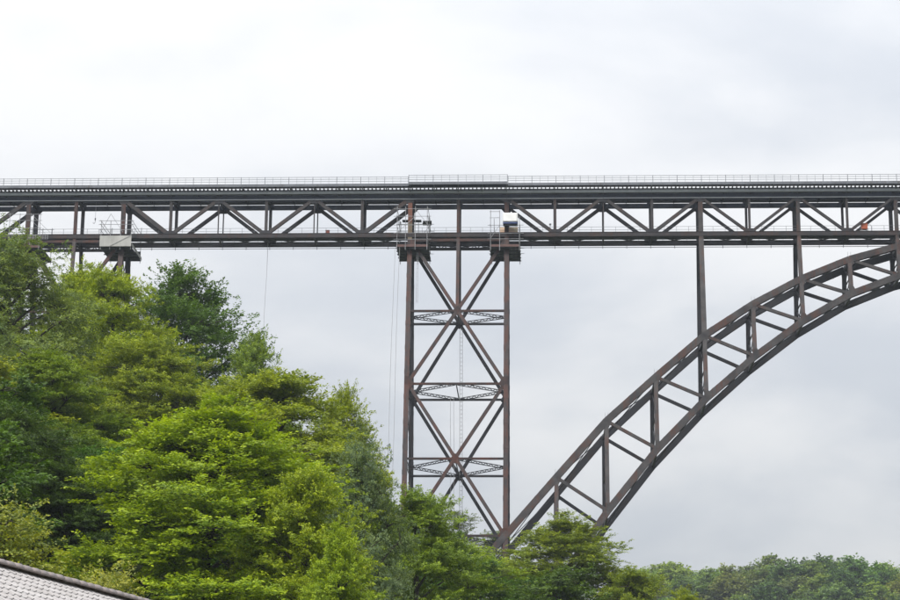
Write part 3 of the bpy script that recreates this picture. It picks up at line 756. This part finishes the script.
def tree_meshes(seed, H=18., R=8., base=.14, limbs=30, pads=12, twigs=14, leaves=42, leaf=(.12, .20), shape=(.62, 1.0), spread=.105, flat=.26, tw_len=(.6, 1.35), droop=.5, up=.12, order=1.0, tips=.4):
    """skeleton of trunk, limbs and branches; leafy twigs fan out from the ends of the branches in flattish sprays"""
    g = np.random.default_rng(seed); wood = MB()
    zb = base * H
    lean = g.normal(0, .03, 2)
    tp = [(lean[0] * z + .15 * math.sin(z * .5 + seed), lean[1] * z + .15 * math.cos(z * .43 + seed), z) for z in np.linspace(-2.5, H * .86, 9)]
    wood.tube(tp, list(np.linspace(.019 * H, .004 * H, 9)), 7)
    def axis_at(z): return np.array([lean[0] * z, lean[1] * z, z])
    def env(t): return R * (max(0., math.sin(math.pi * min(1, (t * .88 + .12)) ** shape[0])) ** shape[1]) + .04 * R
    pp, pdir, pt = [], [], []
    az0 = g.uniform(0, 6.28)
    for i in range(limbs):
        t = ((i + .5) / limbs) ** .85; az = az0 + i * 2.39996 + g.normal(0, .25); e = env(t) * g.uniform(.62, .88)
        ze = zb + (H - zb) * (t * .95 + .01)
        end = axis_at(ze) + np.array([math.cos(az) * e, math.sin(az) * e, 0.]); zs = max(zb * .6, ze - g.uniform(.45, .95) * e - .1 * H * (1 - t)); st = axis_at(min(zs, H * .82))
        mid = (st + end) / 2 + np.array([0, 0, .16 * e]) + g.normal(0, .3, 3)
        s_ = np.linspace(0, 1, 7)[:, None]; cur = (1 - s_) ** 2 * st + 2 * s_ * (1 - s_) * mid + s_ ** 2 * end
        wood.tube([tuple(q) for q in cur], list(np.linspace(.0085 * H * (1.15 - .5 * t), .03, 7)), 5)
        rc = g.uniform(.17, .30) * R; lt = g.uniform(0, 1)
        np_ = max(4, int(pads * (.55 + .75 * e / R)))
        for k in range(np_):
            s1 = min(1.0, g.uniform(.38, 1.12)); c0 = (1 - s1) ** 2 * st + 2 * s1 * (1 - s1) * mid + s1 ** 2 * end
            if k % 4:                                      # rounded leaf clump about the limb's outer end
                s1 = .9; c0 = (1 - s1) ** 2 * st + 2 * s1 * (1 - s1) * mid + s1 ** 2 * end
                off = nrmz(g.normal(0, 1, 3)) * g.uniform(.35, 1.) * rc * np.array([1, 1, .62])
                if off[2] < 0: off[2] *= .5
                c1 = c0 + off; dd = nrmz(off) * .8 + nrmz(c1 - axis_at(c1[2] - .28 * R)) * .6
            else:
                off = g.normal(0, 1, 3) * np.array([1, 1, .55]) * spread * R * (.5 + .7 * s1)
                c1 = c0 + off; dd = c1 - axis_at(c1[2] - .28 * R)
            pp.append(c1); pdir.append(dd); pt.append(.5 * lt + .5 * g.uniform(0, 1))
            wood.tube([tuple(c0), tuple((c0 + c1) / 2 + np.array([0, 0, .12])), tuple(c1)], [.05, .035, .02], 4)
    pp = np.array(pp); pdir = nrmz(np.array(pdir)); pt = np.array(pt); npd = len(pp)
    nt_ = npd * twigs; pi = np.repeat(np.arange(npd), twigs)
    p0 = pp[pi] + g.normal(0, 1, (nt_, 3)) * np.array([.55, .55, .55 * flat])
    td = nrmz(pdir[pi] * .85 * order + g.normal(0, 1, (nt_, 3)) * np.array([.75, .75, flat]) + np.array([0, 0, up]))
    tl = g.uniform(tw_len[0], tw_len[1], nt_); tt = g.uniform(0, 1, nt_)
    nl = nt_ * leaves; li = np.repeat(np.arange(nt_), leaves)
    s_ = g.uniform(.05, 1, nl) ** .8
    q = p0[li] + td[li] * (tl[li] * s_)[:, None]; q[:, 2] += (.18 * s_ - droop * .45 * s_ ** 2) * tl[li]
    sd = nrmz(np.cross(td[li], np.array([0, 0, 1.])) + 1e-6); sg = np.where(g.uniform(0, 1, nl) < .5, -1., 1.)[:, None]
    q = q + sd * sg * (g.uniform(0, .34, nl) * (1.05 - .8 * s_))[:, None] + g.normal(0, .05, (nl, 3))
    dv = nrmz(td[li] * .7 + sd * sg * .75 + g.normal(0, .3, (nl, 3)) - np.array([0, 0, .22 * droop]))
    no = nrmz(np.array([0, 0, 1.]) + .85 * pdir[pi][li] + g.normal(0, .45, (nl, 3)))
    ll = g.uniform(leaf[0], leaf[1], nl)
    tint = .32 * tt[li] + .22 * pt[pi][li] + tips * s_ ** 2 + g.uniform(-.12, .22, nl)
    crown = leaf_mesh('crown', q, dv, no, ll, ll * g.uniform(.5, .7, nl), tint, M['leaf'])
    tv_ = np.array([tuple(p) for p in wood.v]); wm = bpy.data.meshes.new('trunk'); wm.from_pydata(tv_.tolist(), [], wood.f); wm.materials.append(M['bark'])
    for p in wm.polygons: p.use_smooth = True
    return wm, crown, H, R
PROTO = {
    'beech1': tree_meshes(11),
    'beech2': tree_meshes(23, shape=(.55, .9), limbs=32),
    'beech3': tree_meshes(37, shape=(.72, 1.0), limbs=28),
    'loose': tree_meshes(41, shape=(.7, .95), limbs=32, pads=11, twigs=12, leaves=40, leaf=(.13, .22), spread=.12, tw_len=(.8, 1.7), up=.22, droop=.3),
    'ash': tree_meshes(53, shape=(.6, .8), limbs=32, pads=12, twigs=13, leaves=32, leaf=(.12, .19), spread=.15, flat=.6, tw_len=(.7, 1.4), droop=.9, order=.8, tips=.12),
    'shrub': tree_meshes(67, H=9., R=4.2, base=.08, limbs=26, pads=7, twigs=12, leaves=24, leaf=(.10, .17), spread=.2, flat=.6, tw_len=(.6, 1.3), droop=.9),
    'under': tree_meshes(71, H=12., R=6.0, base=.08, limbs=22, pads=7, twigs=11, leaves=24, leaf=(.18, .28)),
    'larch': tree_meshes(83, H=16., R=4., base=.12, limbs=22, pads=6, twigs=10, leaves=22, leaf=(.12, .22), shape=(.35, 1.1), flat=.15, up=0., droop=.8, tw_len=(.7, 1.5)),
}
def put_tree(name, proto, x, y, ztop, width, rgb, label, group=None, rot=0., zg=None):
    wm, cr, H, R = PROTO[proto]
    g = gz(x, y) - .1 if zg is None else zg
    sz = (ztop - g) / H; sx = width * 1.2 / (2 * R)
    e = bpy.data.objects.new(name, None); col.objects.link(e); e.location = (x, y, g); e.rotation_euler = (0, 0, rot); e.scale = (sx, sx, sz)
    tag(e, label, 'shrub' if 'shrub' in name else 'tree', group)
    for nm, me in (('trunk', wm), ('crown', cr)):
        o = bpy.data.objects.new(nm, me); col.objects.link(o); o.parent = e
        if nm == 'crown': o.color = (*rgb, 1)
    return e
YG = (.25, .365, .032); OL = (.22, .315, .034); MG = (.165, .275, .034); DG = (.075, .165, .024); BG = (.2, .295, .11); BRIGHT = (.24, .375, .026)
SL_ = 'trees on the slope left of the bridge'
TREES = [
 ('broadleaf_tree', 'ash', -44.0, -131, 57.6, 17.5, BG, 'tall grey-green tree at the upper left edge, touching the girder', 0.3),
 ('broadleaf_tree', 'ash', -46.0, -150, 48.0, 15.0, (.14, .23, .06), 'grey-green tree at the left edge, below the tallest grey-green tree', 1.9),
 ('broadleaf_tree', 'beech2', -44.5, -98, 63.6, 15.5, YG, 'yellow-green tree just left of the boxed-in scaffold platform', 2.2),
 ('broadleaf_tree', 'beech1', -37.2, -114, 59.4, 14.0, YG, 'yellow-green tree with tiered branches below the boxed-in scaffold platform', 0.9),
 ('broadleaf_tree', 'loose', -35.2, -94, 64.2, 20.0, DG, 'dark green tree standing out against the sky right of the scaffold platform', 4.1),
 ('broadleaf_tree', 'loose', -24.6, -102, 54.4, 9.5, MG, 'slender light-twigged tree right of the dark green tree', 1.2),
 ('broadleaf_tree', 'beech3', -29.6, -137, 46.6, 15.0, OL, 'olive tree low in the gap below the dark green tree', 0.1),
 ('broadleaf_tree', 'beech2', -35.0, -150, 42.0, 14.0, MG, 'mid green tree halfway up the left of the slope', 3.0),
 ('broadleaf_tree', 'beech1', -17.4, -152, 40.2, 21.0, OL, 'broad olive-green tree in the middle of the slope', 5.2),
 ('broadleaf_tree', 'beech3', -25.2, -142, 41.0, 13.5, OL, 'olive tree left behind the broad olive-green tree', 2.6),
 ('broadleaf_tree', 'loose', -11.9, -132, 42.3, 9.5, OL, 'feathery green tree whose twigs reach the left leg of the tower', 0.5),
 ('broadleaf_tree', 'beech2', -14.4, -197, 27.8, 19.5, BRIGHT, 'large bright yellow-green tree nearest the middle foreground', 1.0),
 ('broadleaf_tree', 'beech1', -8.0, -202, 22.9, 10.0, YG, 'yellow-green tree at the right shoulder of the large bright tree', 3.3),
 ('broadleaf_tree', 'beech3', -22.8, -182, 27.5, 10.0, MG, 'mid green tree at the left shoulder of the large bright tree', 4.4),
 ('broadleaf_tree', 'ash', -7.0, -176, 29.6, 7.6, (.15, .235, .14), 'small pale blue-green tree between the bright tree and the tower', 0.6),
 ('broadleaf_tree', 'beech3', -4.0, -162, 28.8, 11.5, MG, 'rounded green tree in front of the foot of the tower', 2.0),
 ('broadleaf_tree', 'beech2', -5.2, -210, 18.4, 6.0, BRIGHT, 'small bright green tree at the bottom edge below the pale blue-green tree', 5.5),
 ('broadleaf_tree', 'ash', -30.6, -182, 30.8, 12.0, (.075, .145, .026), 'dark green tree at the left edge above the house roof', 2.8),
 ('broadleaf_tree', 'beech1', -24.6, -187, 26.2, 9.5, (.05, .105, .02), 'dark tree between the roof and the large bright tree', 1.4),
 ('broadleaf_tree', 'beech2', 7.4, -82, 38.8, 19.5, (.19, .28, .032), 'spreading green tree in front of the foot of the arch', 0.2),
 ('broadleaf_tree', 'beech3', 15.2, -92, 32.0, 11.5, (.19, .28, .032), 'lower green tree on the right flank of the tree before the arch foot', 2.4),
 ('broadleaf_tree', 'beech2', 20.6, -97, 28.6, 10.0, OL, 'rightmost near tree, just rising over the bottom edge', 4.0),
 ('conifer', 'larch', -7.6, 28, 57.8, 9.0, (.13, .2, .05), 'slim tiered tree behind the tower, left of its right leg', 0.0),
 ('conifer', 'larch', -3.1, 23, 53.4, 10.0, (.13, .2, .05), 'tiered tree behind the foot of the right tower leg', 1.7),
 ('broadleaf_tree', 'under', -4.2, -42, 41.8, 11.0, BRIGHT, 'bright light-green bushy tree at the foot of the tower', 0.8),
 ('broadleaf_tree', 'under', -8.4, -52, 43.5, 8.5, MG, 'small green tree under the middle of the tower', 2.9),
 ('broadleaf_tree', 'under', 0.9, -57, 37.6, 12.0, BRIGHT, 'bright bushy tree between the tower foot and the arch foot tree', 4.9),
 ('hazel_shrub', 'shrub', -14.8, -242, 14.6, 7.0, (.24, .31, .08), 'pale green shrub behind the roof at the left edge', 0.4),
 ('hazel_shrub', 'shrub', -10.6, -244, 11.9, 4.6, (.29, .35, .11), 'pale yellowish shrub behind the lower end of the roof ridge', 2.1),
 ('broadleaf_tree', 'beech3', -56.0, -128, 60.0, 15.0, MG, None, 1.1), ('broadleaf_tree', 'beech1', -58.0, -90, 70.0, 16.0, MG, None, 3.1),
]
for nm, pr, x, y, zt, w, rgb, lab, rot in TREES:
    if lab is None: lab = 'green tree of the wood that goes on past the left edge'
    put_tree(nm, pr, x, y, zt, w, rgb, lab, SL_, rot)
FILL = [(-6.2, -81.9, 10.1), (-29.7, -193.6, 9.5), (-37.4, -167.2, 8.2), (-21.3, -40.2, 8.9), (5.6, -161.5, 11.6), (-37.4, -73.5, 10.0), (-52.4, -109.5, 10.2), (-0.9, -109.0, 8.9), (-2.2, -62.5, 8.1), (-28.3, -104.8, 11.2), (-17.3, -204.4, 11.2), (-18.9, -146.0, 8.9), (4.8, -251.9, 8.3), (-2.6, -203.4, 10.7), (-30.6, -118.4, 11.2), (-5.9, -173.2, 10.5), (7.0, -52.7, 10.9), (-53.5, -81.1, 10.9), (2.8, -239.2, 11.3), (-7.3, -224.9, 9.0), (3.7, -181.5, 11.6), (-20.1, -179.9, 9.7), (-7.3, -146.4, 10.1), (-64.6, -75.9, 10.2), (4.4, -94.5, 9.2), (-28.9, -159.6, 8.2), (-43.0, -53.9, 8.7), (-50.8, -63.5, 10.4), (-63.5, -56.9, 11.4), (-17.3, -55.1, 9.0), (-39.4, -85.5, 9.8), (-3.9, -133.1, 9.0), (-33.6, -131.9, 10.9), (-42.5, -144.2, 10.4), (-17.2, -215.8, 11.6), (-33.4, -62.2, 9.0), (-72.3, -48.6, 8.8), (-14.3, -164.1, 11.1), (-18.4, -115.2, 11.8), (-16.7, -133.5, 11.6), (-48.0, -119.6, 9.9), (-11.7, -102.1, 9.7), (-32.0, -177.7, 11.6), (-61.7, -90.7, 9.4), (-17.1, -90.9, 8.9), (-25.5, -76.6, 11.7), (4.1, -146.6, 8.9), (-46.4, -42.4, 11.3), (-10.7, -187.3, 8.9), (-29.5, -90.5, 10.8), (-61.8, -44.2, 11.6), (-42.3, -97.1, 10.7), (3.2, -214.8, 11.4), (3.3, -192.6, 11.2), (-8.9, -43.9, 9.1), (6.1, -227.3, 10.9), (-5.2, -120.3, 9.2), (-34.8, -40.7, 11.2), (-19.7, -66.7, 9.5), (-6.6, -245.7, 12.0), (7.3, -71.7, 8.7), (-39.7, -155.5, 10.9), (6.5, -40.9, 10.3), (-39.4, -110.5, 8.8), (-31.2, -143.1, 9.9), (7.0, -118.3, 11.8), (-47.8, -132.0, 9.6), (-28.4, -204.7, 10.7), (7.2, -83.6, 8.6), (-28.8, -51.2, 8.9), (6.9, -135.8, 9.8), (-9.6, -71.2, 9.0), (-53.3, -98.5, 11.5)]
rf_ = random.Random(21)
for x, y, h in FILL:
    if y < -165 and x > -27: continue
    c_ = rf_.choice([MG, DG, OL, DG])
    put_tree('understorey_tree', 'under', x, y, gz(x, y) + h, h * rf_.uniform(.95, 1.25), tuple(k * rf_.uniform(.85, 1.15) for k in c_), 'low undergrowth tree filling the gaps beneath the big trees on the slope', 'undergrowth trees on the slope', rf_.uniform(0, 6.28))

# ------------------------------------------------------------------ far wooded hill
FP = [tree_meshes(101 + k, H=16., R=6.5, base=.1, limbs=24, pads=6, twigs=8, leaves=14, leaf=(.38, .68), shape=(.55 + .1 * k, .8), flat=.6, tw_len=(.8, 1.6), spread=.2) for k in range(3)]
FC = [(.14, .235, .09), (.115, .215, .09), (.19, .29, .095), (.075, .15, .075), (.2, .295, .095), (.155, .25, .14)]  # paler, bluish crown colours: part of the distance haze is painted into them
rr = random.Random(77)
k = 0
for y in np.arange(330, 560, 15.0):
    d = y + 322
    xl_ = 5.6 + d * .045; xr_ = 5.6 + d * .195
    x = xl_ - 5 + rr.uniform(0, 9)
    while x < xr_ + 12:
        xx = x + rr.uniform(-3, 3); yy = y + rr.uniform(-6, 6); g = gz(xx, yy)
        h = rr.uniform(12, 23); PROTO['f'] = FP[k % 3]
        if g > 25:
            put_tree('far_tree', 'f', xx, yy, g + h, h * rr.uniform(.75, 1.0), tuple(v * rr.uniform(.85, 1.15) for v in rr.choice(FC)), 'round-crowned tree of the hazy wooded hill at the lower right', 'trees of the far wooded hill', rr.uniform(0, 6.28)); k += 1
        x += rr.uniform(9, 14)

# ------------------------------------------------------------------ the air
hm, nt, out = newmat('hazy_air')
pv = N(nt, 'ShaderNodeVolumePrincipled'); pv.inputs['Color'].default_value = (.82, .9, 1.0, 1); pv.inputs['Density'].default_value = 0.00013; pv.inputs['Anisotropy'].default_value = 0.2
L(nt, pv.outputs[0], out.inputs['Volume'])
hz = MB().box((0, 750, 71), 5300, 4600, 166).build('haze', hm); tag(hz, 'thin grey haze filling the valley air', 'haze', kind='stuff')
